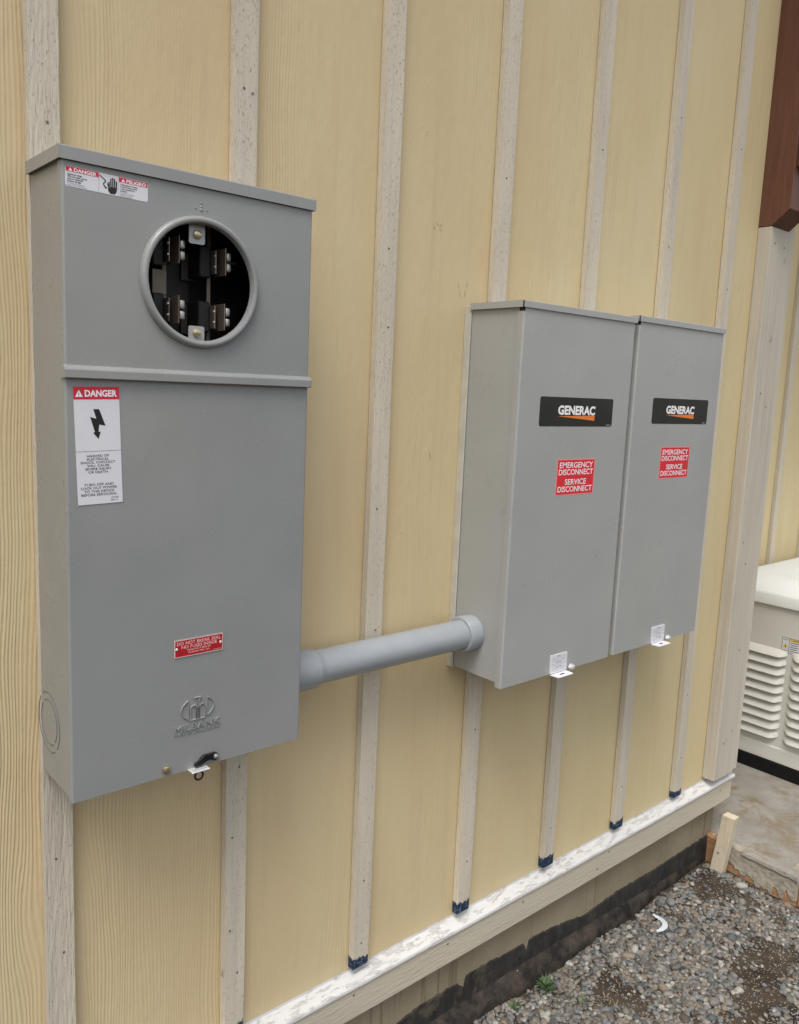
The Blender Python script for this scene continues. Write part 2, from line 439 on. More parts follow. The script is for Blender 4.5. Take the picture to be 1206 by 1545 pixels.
# ------------------------------------------------------------------ ground
def gz(x, y):
    t = min(1, max(0, (x - 1.45) / .45)); t = t * t * (3 - 2 * t)
    z = -1.642 + .002 * t
    z += .016 * noise.noise(Vector((x * 4.3, y * 4.3, 1.7))) + .006 * noise.noise(Vector((x * 16, y * 16, 5.1)))
    z += .018 * math.exp(-((x - 1.83) ** 2 + (y + .10) ** 2) / .012)        # soil heaped round the stake
    return z
bm = new(); NX, NY = 150, 70
xs = [-1.5 + 4.4 * i / NX for i in range(NX + 1)]; ys = [-1.9 + 2.0 * j / NY for j in range(NY + 1)]
xs = [-60, -15, -4] + xs + [4.5, 15, 60]; ys = [-60, -15, -4] + ys + [3, 20, 60]
G = [[bm.verts.new((x, y, gz(x, y) if -2 < x < 3 and -2 < y < .3 else -1.70)) for y in ys] for x in xs]
for i in range(len(xs) - 1):
    for j in range(len(ys) - 1): bm.faces.new((G[i][j], G[i + 1][j], G[i + 1][j + 1], G[i][j + 1]))
tag(obj('ground', bm, M['soil'], smooth=True), kind='structure')

# pebbles: uncountable, one object
ico = new(); bmesh.ops.create_icosphere(ico, subdivisions=2, radius=1.0)
IV = np.array([v.co[:] for v in ico.verts]); ico.faces.ensure_lookup_table()
IF = np.array([[v.index for v in f.verts] for f in ico.faces]); ico.free()
def bare(x, y):                       # patches where brown soil shows between the stones
    b = noise.noise(Vector((x * 5.5 + 3, y * 5.5, 2.0))) * .9 + noise.noise(Vector((x * 14, y * 14, 9.0))) * .35
    b += 1.0 * math.exp(-((x - 1.80) ** 2 + (y + .10) ** 2) / .005)
    b += .9 * math.exp(-(((x - 1.62) / 1.6) ** 2 + (y + .34) ** 2) / .0045)
    b += .9 * math.exp(-(((x - 1.38) / 1.5) ** 2 + (y + .42) ** 2) / .005)
    b -= .45 * math.exp(-((x - 1.42) ** 2 + (y + .10) ** 2) / .03); b += .25 * math.exp(-((x - 1.05) ** 2 + (y + .16) ** 2) / .012) + .10
    return b
VS, FS, off = [], [], 0
rng = np.random.RandomState(3)
cnt = 0
def add_pebble(x, y, r, lift):
    global off
    s = IV.copy()
    nrm = np.array([r * rng.uniform(.85, 1.35), r * rng.uniform(.75, 1.0), r * rng.uniform(.45, .75)])
    k1, k2 = rng.uniform(-.35, .35, 3), rng.uniform(-.3, .3, 3)
    bump_ = 1 + .16 * np.sin(s @ (rng.uniform(-2.6, 2.6, 3)) + rng.uniform(0, 6)) + .08 * np.sin(s @ (rng.uniform(-5, 5, 3)) + rng.uniform(0, 6))
    s = s * bump_[:, None] * nrm
    a = rng.uniform(0, 2 * PI); ca, sa = math.cos(a), math.sin(a)
    tlt = rng.normal(0, .35); ct, st_ = math.cos(tlt), math.sin(tlt)
    s = s @ np.array([[1, 0, 0], [0, ct, -st_], [0, st_, ct]]).T @ np.array([[ca, -sa, 0], [sa, ca, 0], [0, 0, 1]]).T
    s += np.array([x, y, gz(x, y) + nrm[2] * lift])
    VS.append(s); FS.append(IF + off); off += len(s)
for n_ in range(21000):
    if n_ < 14500: x, y = rng.uniform(.70, 1.94), rng.uniform(-.58, -.02)
    else: x, y = rng.uniform(-.4, 2.4), rng.uniform(-1.5, -.02)
    if n_ >= 14500 and .7 < x < 1.94 and y > -.58: continue
    if x > 1.90 and y > -.35: continue
    if x > 1.955 and y > -.36: continue
    b = bare(x, y)
    r = .0042 + .0048 * rng.beta(1.5, 2.6)
    if rng.rand() < .035: r *= 1.7
    if b > .42:
        if rng.rand() > .12: continue
        r *= rng.uniform(.4, .8)
    elif b > .12 and rng.rand() < (b - .12) / .3 * .8: r *= rng.uniform(.3, .6)
    if rng.rand() < .22: r *= .5
    add_pebble(x, y, r * 1.12, rng.uniform(.05, .9))
V = np.concatenate(VS).astype(np.float32); F = np.concatenate(FS).astype(np.int32)
me = bpy.data.meshes.new('gravel'); me.vertices.add(len(V)); me.vertices.foreach_set('co', V.ravel())
me.loops.add(F.size); me.loops.foreach_set('vertex_index', F.ravel())
me.polygons.add(len(F)); me.polygons.foreach_set('loop_start', np.arange(0, F.size, 3, dtype=np.int32))
me.polygons.foreach_set('loop_total', np.full(len(F), 3, dtype=np.int32)); me.polygons.foreach_set('use_smooth', np.ones(len(F), bool))
me.update(calc_edges=True); me.materials.append(M['pebble'])
gr = bpy.data.objects.new('gravel', me); COL.objects.link(gr)
tag(gr, 'grey and tan rounded river gravel beside the foundation', 'gravel', kind='stuff')
# straw and bark chips
bm = new()
for i in range(420):
    x, y = rng.uniform(.75, 1.9), rng.uniform(-.55, -.03)
    if rng.rand() < .5: x, y = rng.normal(1.1, .16), rng.normal(-.16, .10)
    if y > -.03 or x > 1.89: continue
    L, wd, a = rng.uniform(.004, .015), rng.uniform(.0006, .0016), rng.uniform(0, PI)
    z = gz(x, y) + rng.uniform(.006, .011); dx, dy = math.cos(a) * L / 2, math.sin(a) * L / 2
    px, py = -math.sin(a) * wd, math.cos(a) * wd; dz = rng.uniform(-.002, .002)
    c = [(x - dx, y - dy, z - dz), (x + dx, y + dy, z + dz)]
    q = [(c[0][0] - px, c[0][1] - py, c[0][2]), (c[1][0] - px, c[1][1] - py, c[1][2]), (c[1][0] + px, c[1][1] + py, c[1][2]), (c[0][0] + px, c[0][1] + py, c[0][2])]
    A = [bm.verts.new(v) for v in q]; B = [bm.verts.new((v[0], v[1], v[2] + .0008)) for v in q]
    bm.faces.new(A); bm.faces.new(B)
    for i_ in range(4): bm.faces.new((A[i_], A[(i_ + 1) % 4], B[(i_ + 1) % 4], B[i_]))
M['chip'] = plain('bark_chips', (.19, .15, .11), .9, var=.6, nscale=25)
tag(obj('wood_chips', bm, M['chip']), 'thin tan bark and straw bits scattered on the gravel', 'debris', kind='stuff')

# concrete pad with form boards
bm = new(); box(bm, 1.9585, 5.2, -.2585, .44, -1.68, -1.553, .003)
tag(obj('concrete_slab', bm, M['slab']), kind='structure')
t = thing('form_board', (1.94, -.14, -1.66), 'concrete-splashed form board at the left edge of the pad, behind the stake', 'board', 'form boards round the concrete pad')
bm = new(); box(bm, 1.920, 1.958, -.2985, .008, -1.70, -1.545, .002); obj('plank', bm, M['form'], t)
def rim_pts():
    return
bm = new()                                                       # rough lip of spilled concrete along its top edge
n = 60
prev = None
for i in range(n + 1):
    y = -.296 + (.296 - .12) * i / n
    o1 = .004 + .005 * (noise.noise(Vector((y * 30, 0, 3))) + .5); dz = .010 + .016 * abs(noise.noise(Vector((y * 22, 4, 1))))
    ring = [bm.verts.new(v) for v in ((1.9215, y, -1.5448 + .0025), (1.9575, y, -1.5448 + .002), (1.9205 - o1 * .55, y, -1.5455), (1.9195 - o1 * .8, y, -1.549 - dz * .5), (1.9198, y, -1.549 - dz))]
    ring = [ring[1], ring[0], ring[2], ring[3], ring[4]]
    if prev:
        for a in range(4): bm.faces.new((prev[a], prev[a + 1], ring[a + 1], ring[a]))
    prev = ring
obj('concrete_lip', bm, M['slab'], t, smooth=True)
t = thing('form_board', (2.4, -.278, -1.66), 'grey topped form board running right along the pad front', 'board', 'form boards round the concrete pad')
bm = new(); box(bm, 1.9585, 3.6, -.2965, -.259, -1.70, -1.547, .002); obj('plank', bm, M['form'], t)
t = thing('form_board', (2.4, -.32, -1.66), 'bare orange board outside the pad corner, at right edge', 'board', 'form boards round the concrete pad')
bm = new(); box(bm, 1.928, 3.5, -.338, -.2995, -1.70, -1.556, .002); obj('plank', bm, M['form2'], t)

# wooden stake, leaning
t = thing('wooden_stake', (1.885, -.062, -1.66), 'pale wooden stake stuck in the gravel against the form board', 'stake')
bm = new()
def stk(z, s):
    # rectangle corners: left face runs in y, lean towards the right
    k_ = (z + 1.66) / .235
    x = 1.868 + .006 * k_; y = -.040 - .026 * k_
    return [(x, y, z), (x, y - .040, z), (x + .032, y - .040, z), (x + .032, y, z)]
A = [bm.verts.new(v) for v in stk(-1.74, 0)]; B = [bm.verts.new(v) for v in stk(-1.428, 0)]
bm.faces.new(A); bm.faces.new(B)
for i in range(4): bm.faces.new((A[i], A[(i + 1) % 4], B[(i + 1) % 4], B[i]))
bmesh.ops.bevel(bm, geom=list(bm.edges), offset=.0012, segments=1, affect='EDGES')
obj('post', bm, M['stake'], t)
bm = new(); lathe(bm, [(-.0015, .003), (.0, .0032)], (1.8695, -.067, -1.557), 'x', 10); obj('screw_head', bm, M['fine_nail'], t)

# curved white plastic scrap
bm = new(); cx, cy, ri, ro = 1.478, -.082, .028, .043
A = []; NN = 22
for i in range(NN + 1):
    a = math.radians(-130 + 160 * i / NN); k1 = math.sin(PI * i / NN) ** .5
    rr_i = ro - (ro - ri) * (.35 + .65 * k1) * (1 + .12 * math.sin(i * 2.3))
    A.append([(cx + ro * math.cos(a), cy + ro * math.sin(a)), (cx + rr_i * math.cos(a), cy + rr_i * math.sin(a))])
z0 = gz(cx, cy) + .022
top = [[bm.verts.new((p[0], p[1], z0 + .002 * math.sin(i / 4))) for p in q] for i, q in enumerate(A)]
bot = [[bm.verts.new((p[0], p[1], z0 - .002 + .002 * math.sin(i / 4))) for p in q] for i, q in enumerate(A)]
for i in range(NN):
    bm.faces.new((top[i][0], top[i + 1][0], top[i + 1][1], top[i][1])); bm.faces.new((bot[i][0], bot[i][1], bot[i + 1][1], bot[i + 1][0]))
    for s_ in (0, 1): bm.faces.new((top[i][s_], bot[i][s_], bot[i + 1][s_], top[i + 1][s_]))
bm.faces.new((top[0][0], top[0][1], bot[0][1], bot[0][0])); bm.faces.new((top[-1][0], top[-1][1], bot[-1][1], bot[-1][0]))
tag(obj('plastic_scrap', bm, M['plastic'], smooth=True), 'white crescent shaped plastic scrap lying on the gravel', 'scrap')

def weed(x, y, s, n, seed, label):
    r_ = random.Random(seed); bm = new(); z = gz(x, y)
    for i in range(n):
        a = r_.uniform(0, 2 * PI); L = s * r_.uniform(.5, 1.1); up = r_.uniform(.5, 1.3)
        bx, by = x + r_.gauss(0, s * .25), y + r_.gauss(0, s * .2); pv = None
        for q in range(5):
            t_ = q / 4; rr = L * t_; zz = z + .004 + L * up * (t_ - .45 * t_ * t_)
            wv = s * .085 * math.sin(PI * min(.97, t_ * .9 + .1)); px, py = -math.sin(a) * wv, math.cos(a) * wv
            c = (bx + math.cos(a) * rr, by + math.sin(a) * rr)
            pr = [bm.verts.new((c[0] + px, c[1] + py, zz)), bm.verts.new((c[0] - px, c[1] - py, zz))]
            if pv: bm.faces.new((pv[0], pv[1], pr[1], pr[0]))
            pv = pr
    tag(obj('weed', bm, M['leaf']), label, 'weed', 'weeds in the gravel by the foundation')
weed(1.035, -.048, .030, 60, 1, 'larger green weed growing beside the dark foundation ledge')
weed(.915, -.052, .020, 34, 2, 'small green weed nearest the bottom edge by the ledge')
weed(1.07, -.14, .018, 26, 3, 'tiny weed in the gravel below the larger weed')

# ------------------------------------------------------------------ the house
house = thing('house', (1.0, .1, -1.66), 'yellow board and batten house wall with primed trim and brown timber bracket', 'house')
BX = [-.1605 + .0, .1456, .4437, .7462, 1.0545, 1.3622, 1.6695]
TOPZ = 2.1
XC = 1.975                                                      # outside corner of the wall
def sag(x): return -.0055 * max(0, 1 - ((x - .95) / 1.0) ** 2)      # the skirt and its flashing dip a little mid-way
bm = new(); box(bm, -3.0, XC, 0, .012, -1.347, TOPZ); sid = obj('siding', bm, M['siding'], house)
bm = new(); box(bm, XC - .012, XC, .0125, .45, -1.345, TOPZ); obj('return_siding', bm, M['siding'], house)
bm = new(); box(bm, XC + .0005, 6.0, .45, .462, -1.60, TOPZ); obj('recessed_siding', bm, M['siding'], house)
def nails(par, x, y, zs, r=.0021):
    for dx, z in zs:
        bm = new(); lathe(bm, [(-.0004, r), (.002, r)], (x + dx, y, z), 'y', 9); obj('nail', bm, M['fine_nail'], par)
nz = {0: [(.004, .20), (-.004, -.86), (.005, -1.02)], 1: [(-.005, .318), (.010, .314), (0.004, -.80), (-.01, -1.11), (.006, -1.20), (-.008, -.93)],
      2: [(.006, -.02), (.0, .12), (-.004, -.36), (.004, -.60), (.0, -1.13), (.0, -1.27)],
      3: [(.004, -.88), (.003, -1.20), (0, .30)], 4: [(.0, -1.22), (.004, .42)], 5: [(.0, -1.2), (0.004, .56), (-.003, .25)], 6: [(.0, -1.0), (.004, .55), (0, .18), (0, -1.2)]}
EXTRA = [-.1605 - .305 * k for k in range(1, 8)]
for i, x in enumerate(BX + EXTRA):
    bm = new(); wv = .0
    n = 26; x0, x1 = x - .0205, x + .0205
    prof = []
    for j in range(n + 1):                                       # slightly crooked, hand nailed strips
        z = -1.3236 + (TOPZ + 1.3236) * j / n
        dx = .0016 * noise.noise(Vector((x * 7, z * 1.3, .5))); dw = .0008 * noise.noise(Vector((x * 7, z * 6, 3.5)))
        prof.append([bm.verts.new(v) for v in ((x0 + dx - dw, -.0018, z), (x0 + dx - dw, -.017, z), (x1 + dx + dw, -.017, z), (x1 + dx + dw, -.0018, z))])
    for a, b in zip(prof, prof[1:]):
        for q in range(4): bm.faces.new((a[q], a[(q + 1) % 4], b[(q + 1) % 4], b[q]))
    bm.faces.new(prof[0]); bm.faces.new(prof[-1])
    es = [e for e in bm.edges if abs(e.verts[0].co.z - e.verts[1].co.z) > .01 and e.verts[0].co.y < -.01]
    bmesh.ops.bevel(bm, geom=es, offset=.0013, segments=1, affect='EDGES')
    b = obj('batten', bm, M['batten_rough'] if i == 0 else M['batten'], house)
    if i in nz: nails(b, x, -.0172, nz[i])
for x in [3.13 + .308 * k for k in range(-3, 8)]:
    bm = new(); box(bm, x - .0205, x + .0205, .433, .4495, -1.55, TOPZ, .001); obj('batten', bm, M['batten'], house)
# pencil scuffs and hair cracks on the siding
def scuff(x, z, strokes, wd=.0007):
    bm = new()
    for a, b, c_, d_ in strokes:
        L = math.hypot(c_ - a, d_ - b) or 1; nx, nz2 = -(d_ - b) / L * wd, (c_ - a) / L * wd
        bm.faces.new([bm.verts.new((x + p, -.0004, z + q)) for p, q in ((a + nx * .4, b + nz2 * .4), ((a + c_) / 2 - nx, (b + d_) / 2 - nz2), (c_, d_), ((a + c_) / 2 + nx, (b + d_) / 2 + nz2))])
    tag(obj('scuff_mark', bm, M['scuff'], sid), kind='stuff' if len(strokes) > 1 else None)
M['scuff'] = plain('scuff_dirt', (.22, .17, .11), .9, var=.4, nscale=400)
rs = random.Random(4)
def cl(n, w_, h_, l_, up=.5):
    out = []
    for _ in range(n):
        a, b = rs.uniform(-w_, w_), rs.uniform(-h_, h_); g_ = rs.uniform(.3, 1) * l_; an = rs.gauss(PI / 2, up)
        out.append((a, b, a + g_ * math.cos(an), b + g_ * math.sin(an)))
    return out
scuff(.578, .178, cl(9, .012, .006, .007, .4)); scuff(.415, -.665, cl(9, .018, .004, .006, .3)); scuff(.584, -.255, [(0, 0, .004, -.012), (.002, -.006, .006, -.016)])
scuff(.650, .052, [(0, 0, -.004, .018), (-.004, .018, -.010, .032), (.010, 0, .013, .022), (.013, .022, .020, .036)], .0006)
scuff(.870, .060, [(0, -.01, .0006, .022)], .0006); scuff(.52, .33, cl(4, .02, .03, .004)); scuff(.96, -.90, cl(3, .03, .05, .006)); scuff(1.70, -.45, cl(6, .01, .12, .008, .3))
scuff(1.76, .10, cl(7, .02, .15, .009, .3)); scuff(.05, -.95, cl(2, .05, .06, .003)); scuff(.62, -.62, cl(4, .012, .03, .006, .5))
# corner boards
bm = new(); box(bm, 1.842, 1.962, -.041, -.0005, -1.3185, .3735, .002)
for v in bm.verts: v.co.x += .0022 * noise.noise(Vector((0, 0, v.co.z)))
cb = obj('corner_board', bm, M['corner'], house)
nails(cb, 1.9, -.0412, [(-.03, .33), (.03, .325), (-.02, -.10), (.02, -.14), (-.03, -.55), (0, -.62), (.02, -.9), (.03, -1.17), (-.02, -1.2)], .003)
bm = new(); box(bm, 1.9635, 2.003, -.034, .10, -1.3185, .43, .002); obj('edge_board', bm, M['corner_edge'], house)
# skirt board and drip flashing (a bent metal strip)
bm = new(); prev = None; n = 60
for j in range(n + 1):
    x = -3.0 + (1.992 + 3.0) * j / n; s = sag(x) + .0008 * noise.noise(Vector((x * 9, 0, 0)))
    ring = [bm.verts.new(v) for v in ((x, -.002, -1.3500 + s), (x, -.0275, -1.3500 + s), (x, -.0275, -1.4215 + s), (x, -.002, -1.4215 + s))]
    if prev:
        for q in range(4): bm.faces.new((prev[q], prev[(q + 1) % 4], ring[(q + 1) % 4], ring[q]))
    else: bm.faces.new(ring)
    prev = ring
bm.faces.new(prev)
es = [e for e in bm.edges if abs(e.verts[0].co.x - e.verts[1].co.x) > .01 and e.verts[0].co.y < -.01]
bmesh.ops.bevel(bm, geom=es, offset=.002, segments=2, affect='EDGES')
sk = obj('skirt_board', bm, M['skirt'], house)
nails(sk, 0, -.0279, [(.42, -1.372), (.69, -1.376), (.95, -1.377), (1.31, -1.372), (1.92, -1.376), (1.26, -1.405)], .0026)
bm = new(); prev = None; n = 90
for j in range(n + 1):
    x = -3.0 + (2.006 + 3.0) * j / n; s = sag(x) + .0014 * noise.noise(Vector((x * 6, 0, 2)))
    P_ = [(-.0006, -1.3270 + s), (-.0012, -1.3330 + s), (-.0275, -1.3425 + s), (-.0300, -1.3440 + s), (-.0312, -1.3465 + s), (-.0312, -1.3520 + s), (-.0288, -1.3525 + s), (-.0282, -1.3485 + s), (-.001, -1.3480 + s)]
    ring = [bm.verts.new((x, a, b)) for a, b in P_]
    if prev:
        for q in range(len(P_)): bm.faces.new((prev[q], prev[(q + 1) % len(P_)], ring[(q + 1) % len(P_)], ring[q]))
    else: bm.faces.new(ring)
    prev = ring
bm.faces.new(prev)
obj('drip_flashing', bm, M['flash'], house, smooth=True)
# foundation, tar, membrane
bm = new(); box(bm, -3.0, 1.919, .001, .3, -1.9, -1.352); box(bm, 1.9195, XC - .01, .0095, .3, -1.9, -1.352)
fd = obj('foundation', bm, M['found'], house)
tarl = [(-3, -1.54), (.3, -1.535), (.572, -1.536), (.601, -1.526), (.637, -1.524), (.71, -1.523), (.758, -1.526), (.782, -1.546), (.787, -1.518), (.873, -1.519), (.927, -1.526), (.998, -1.526), (1.011, -1.553), (1.021, -1.525), (1.056, -1.527), (1.119, -1.532), (1.191, -1.543), (1.255, -1.556), (1.407, -1.544), (1.608, -1.548), (1.918, -1.542)]
bm = new(); tx = [p[0] for p in tarl]; tz_ = [p[1] for p in tarl]; pv = None
X_ = list(np.linspace(-3, .5, 60)) + list(np.linspace(.505, 1.918, 420))
for x in X_:
    z = float(np.interp(x, tx, tz_)) + .004 * noise.noise(Vector((x * 60, 0, 0))) + .0025 * noise.noise(Vector((x * 190, 0, 3)))
    c = [bm.verts.new((x, y, zz)) for y, zz in ((.0006, z), (-.0022, z - .0025), (-.003, z - .03), (-.004, -1.75))]
    if pv:
        for q in range(3): bm.faces.new((pv[q], pv[q + 1], c[q + 1], c[q]))
    pv = c
obj('waterproof_coating', bm, M['tar'], fd, smooth=True)
bm = new(); pv = None
for i in range(300):
    x = -1.0 + 2.9 * i / 299
    k_ = max(.15, min(1, (1.95 - x) / .9)); w1 = noise.noise(Vector((x * 9, 1, 1))) * .5; w2 = noise.noise(Vector((x * 31, 2, 1))) * .4
    tz = -1.590 + (1 - k_) * -.03 + .007 * w1 + .004 * w2; d = .028 * k_ + .006 * w1 + .003 * w2
    c = [bm.verts.new((x, y, z)) for y, z in ((-.003, tz + .008), (-.003 - d * .35, tz + .001), (-.003 - d * .75, tz - .008), (-.003 - d, tz - .022), (-.003 - d * .96, tz - .045), (-.003 - d * .9, -1.73))]
    if pv:
        for q in range(5): bm.faces.new((pv[q], pv[q + 1], c[q + 1], c[q]))
    pv = c
obj('membrane_edge', bm, M['membrane'], fd, smooth=True)
# brown bracket
tb = [(-.0006, .3745), (-.0415, .3745), (-.088, .4155), (-.088, 2.05), (-.0006, 2.05)]
bm = new(); prism(bm, tb, 'x', 1.841, 1.953)
bmesh.ops.bevel(bm, geom=list(bm.edges), offset=.0015, segments=1, affect='EDGES')
br = obj('timber_bracket', bm, M['timber'], house)
bm = new(); prism(bm, [(-.0885, .530), (-.135, .531), (-.62, 1.02), (-.62, 1.15), (-.0885, .62)], 'x', 1.853, 1.941)
bmesh.ops.bevel(bm, geom=list(bm.edges), offset=.0015, segments=1, affect='EDGES')
obj('brace', bm, M['timber'], br)
# unseen roof edge above the picture, added to shade the light from above
bm = new(); prism(bm, [(.60, 2.30), (.60, 2.16), (-.40, 2.06), (-.40, 2.20)], 'x', -3.0, 6.0)
obj('shading_eave', bm, plain('shading_eave_paint', (.55, .50, .42), .8), house)

# ------------------------------------------------------------------ meter box
X0, X1, Z0, Z1, D = -.1821, .1891, -.7115, .1426, -.142
mb = thing('meter_box', (.0035, -.001, Z0), 'tall grey steel meter box with a round open meter socket', 'meter box')
mp = M['mpaint']
def shell(bm, x0, x1, y0, y1, z0, z1, t=.0015):
    """Open fronted sheet metal box, front at y0."""
    box(bm, x0, x0 + t, y0, y1, z0, z1); box(bm, x1 - t, x1, y0, y1, z0, z1)
    box(bm, x0 + t, x1 - t, y0, y1, z0, z0 + t); box(bm, x0 + t, x1 - t, y0, y1, z1 - t, z1)
    box(bm, x0 + t, x1 - t, y1 - t, y1, z0 + t, z1 - t)
bm = new(); shell(bm, X0 + .002, X1 - .002, D + .0022, -.0175, Z0 + .003, Z1 - .002); obj('enclosure', bm, mp, mb)
bm = new(); shell(bm, X0 + .0045, X1 - .0045, D + .003, -.021, -.128, Z1 - .005, .001); obj('shade_liner', bm, M['dark'], mb)  # black lining painted in for the shade inside the grey box
def roll(bm, x, sg, y, fl, z0, z1, r=.0032, t=.0013):
    """Folded sheet metal edge with a rounded corner; sg = +1 for a left edge, -1 for a right edge."""
    o = [(x + sg * (r - r * math.sin(a)), y + r - r * math.cos(a)) for a in [PI / 2 * i / 6 for i in range(7)]] + [(x, y + fl)]
    q = r - t
    i_ = [(x + sg * t, y + fl)] + [(x + sg * (r - q * math.sin(a)), y + r - q * math.cos(a)) for a in [PI / 2 * (6 - i) / 6 for i in range(7)]]
    prism(bm, o + i_, 'z', z0, z1)
# rolled left and right flanges of the front covers
RCX, RCZ = .0052, .001
def cover(z0, z1, hole, name, y=D, fl=.013):
    bm = new(); yb = y + .0016
    if hole:
        cxh, czh, R_ = RCX, RCZ, .0785
        ang = sorted(set([2 * PI * i / 120 for i in range(120)] + [math.atan2(zz - czh, xx - cxh) % (2 * PI) for xx in (X0 + .0033, X1 - .0033) for zz in (z0, z1)]))
        inn, out, inb, outb = [], [], [], []
        for a in ang:
            c, s = math.cos(a), math.sin(a)
            ts = [(X1 - .0033 - cxh) / c if c > 1e-9 else ((X0 + .0033 - cxh) / c if c < -1e-9 else 1e9), (z1 - czh) / s if s > 1e-9 else ((z0 - czh) / s if s < -1e-9 else 1e9)]
            t_ = min(ts)
            for L_, r_, yy in ((inn, R_, y), (inb, R_, yb)): L_.append(bm.verts.new((cxh + r_ * c, yy, czh + r_ * s)))
            for L_, yy in ((out, y), (outb, yb)): L_.append(bm.verts.new((cxh + t_ * c, yy, czh + t_ * s)))
        N_ = len(ang)
        for i in range(N_):
            j = (i + 1) % N_
            bm.faces.new((inn[i], inn[j], out[j], out[i])); bm.faces.new((inb[i], outb[i], outb[j], inb[j]))
            bm.faces.new((inn[i], inb[i], inb[j], inn[j])); bm.faces.new((out[i], out[j], outb[j], outb[i]))
    else: box(bm, X0 + .0033, X1 - .0033, y, yb, z0, z1)
    roll(bm, X0 + .0001, 1, y, fl, z0, z1); roll(bm, X1 - .0001, -1, y, fl, z0, z1)
    return obj(name, bm, mp, mb, smooth=True)
cover(-.1205, .1272, True, 'upper_cover')
cover(Z0, -.1358, False, 'lower_cover', y=D + .0005)
bm = new(); prism(bm, [(D + .0135, -.1195), (D - .0004, -.1195), (D - .0025, -.1200), (D - .0062, -.1238), (D - .0070, -.1255), (D - .0070, -.1350), (D - .0060, -.1360), (D + .0135, -.1360)], 'x', X0 - .0022, X1 + .0012)
obj('divider_strip', bm, mp, mb)
bm = new()
prism(bm, [(-.0178, Z1 + .001), (-.0178, .128), (-.020, .128), (-.020, .1405), (D - .0022, .1393), (D - .0022, .1275), (D - .0040, .1275), (D - .0040, Z1 - .0002), (D - .0030, Z1 + .0012)], 'x', X0 - .0040, X1 + .0030)
box(bm, X0 - .0042, X0 - .0026, D - .0042, -.0176, .1275, Z1 + .0006); box(bm, X1 + .0016, X1 + .0032, D - .0042, -.0176, .1275, Z1 + .0006)
obj('cap', bm, mp, mb)
bm = new(); lathe(bm, [(D - .0003, .0868), (D - .004, .0866), (D - .0066, .0850), (D - .0074, .0832), (D - .0070, .0812), (D - .0048, .0802), (D + .0012, .0800), (D + .0012, .0786), (D - .0045, .0784), (D - .0082, .0800), (D - .0094, .0824), (D - .0092, .0848), (D - .0076, .0872), (D - .0040, .0884), (D - .0003, .0887)], (RCX, 0, RCZ), 'y', 120, True)
obj('meter_ring', bm, mp, mb, smooth=True)
# small embossed mark over the ring
bm = new()
for dx, dz, r_ in ((-.0085, .0985, .0013), (.0085, .0985, .0013), (0, .0975, .0026), (0, .106, .0014), (0, .1015, .0018)): lathe(bm, [(D - .0010, r_ * .6), (D - .0003, r_), (D, r_)], (dx + RCX, 0, dz + RCZ), 'y', 12)
obj('embossed_mark', bm, mp, mb, smooth=True)
# inside the socket
def screw(bm, x, y, z, r=.006):
    lathe(bm, [(-.004, r * .55), (-.0030, r * .9), (-.0005, r), (.0, r)], (x, y, z), 'y', 18)
for s in (1, -1):
    zc = .0695 * s
    bm = new(); prism(bm, rrect(-.0085, .0155, min(zc - .0095, zc + .0095) - (.006 if s > 0 else .012), max(zc - .0095, zc + .0095) + (.012 if s > 0 else .003), .003), 'y', D + .009, D + .0105)
    tb_ = obj('mounting_tab', bm, M['tab'], mb)
    bm = new(); screw(bm, .0035, D + .0088, .0665 * s, .0062); box(bm, -.0005, .0075, D + .0040, D + .0046, .0665 * s - .0009, .0665 * s + .0009); obj('screw', bm, M['brass'], tb_, smooth=True)
for xb in (-.0245, .0445):
    bm = new(); box(bm, xb - .003, xb + .0025, -.090, -.088, -.115, .115); obj('bus_bar', bm, M['fibre'], mb)
for xj, zj in ((-.0165, .0450), (-.0165, -.0360), (.0555, .0370), (.0545, -.0405)):
    bm = new(); box(bm, xj - .0120, xj - .0100, -.112, -.088, zj - .0165, zj + .0165, .0005)
    box(bm, xj - .0030, xj - .0018, -.125, -.088, zj - .0190, zj + .0190, .0004)
    jw = obj('jaw', bm, M['copper'], mb)
    bm = new()
    for dz in (-.0075, .0075): box(bm, xj - .0005, xj + .0075, -.124, -.104, zj + dz - .0062, zj + dz + .0062, .0026, 3)
    obj('spring_lug', bm, M['zinc'], jw, smooth=True)
    bm = new()
    for dz in (-.0075, .0075): lathe(bm, [(-.016, .0016), (-.014, .0016)], (xj, -.116, zj + dz), 'x', 10)
    obj('rivet', bm, M['bright'], jw)
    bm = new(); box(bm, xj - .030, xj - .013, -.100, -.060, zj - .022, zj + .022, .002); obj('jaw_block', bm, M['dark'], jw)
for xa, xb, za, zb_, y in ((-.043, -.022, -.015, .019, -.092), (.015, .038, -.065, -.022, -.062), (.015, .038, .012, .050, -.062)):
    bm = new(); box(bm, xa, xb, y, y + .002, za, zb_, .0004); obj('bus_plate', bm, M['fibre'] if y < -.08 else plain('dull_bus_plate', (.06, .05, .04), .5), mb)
bm = new(); lathe(bm, [(.062, .0045), (.072, .0045), (.0722, .0058), (.079, .0058), (.0792, .0022), (.090, .0022)], (0, -.085, .0425), 'x', 12); obj('terminal_stud', bm, M['zinc'], mb)
bm = new(); box(bm, -.010, .030, -.055, -.052, -.115, .115); obj('insulator', bm, M['dark'], mb)

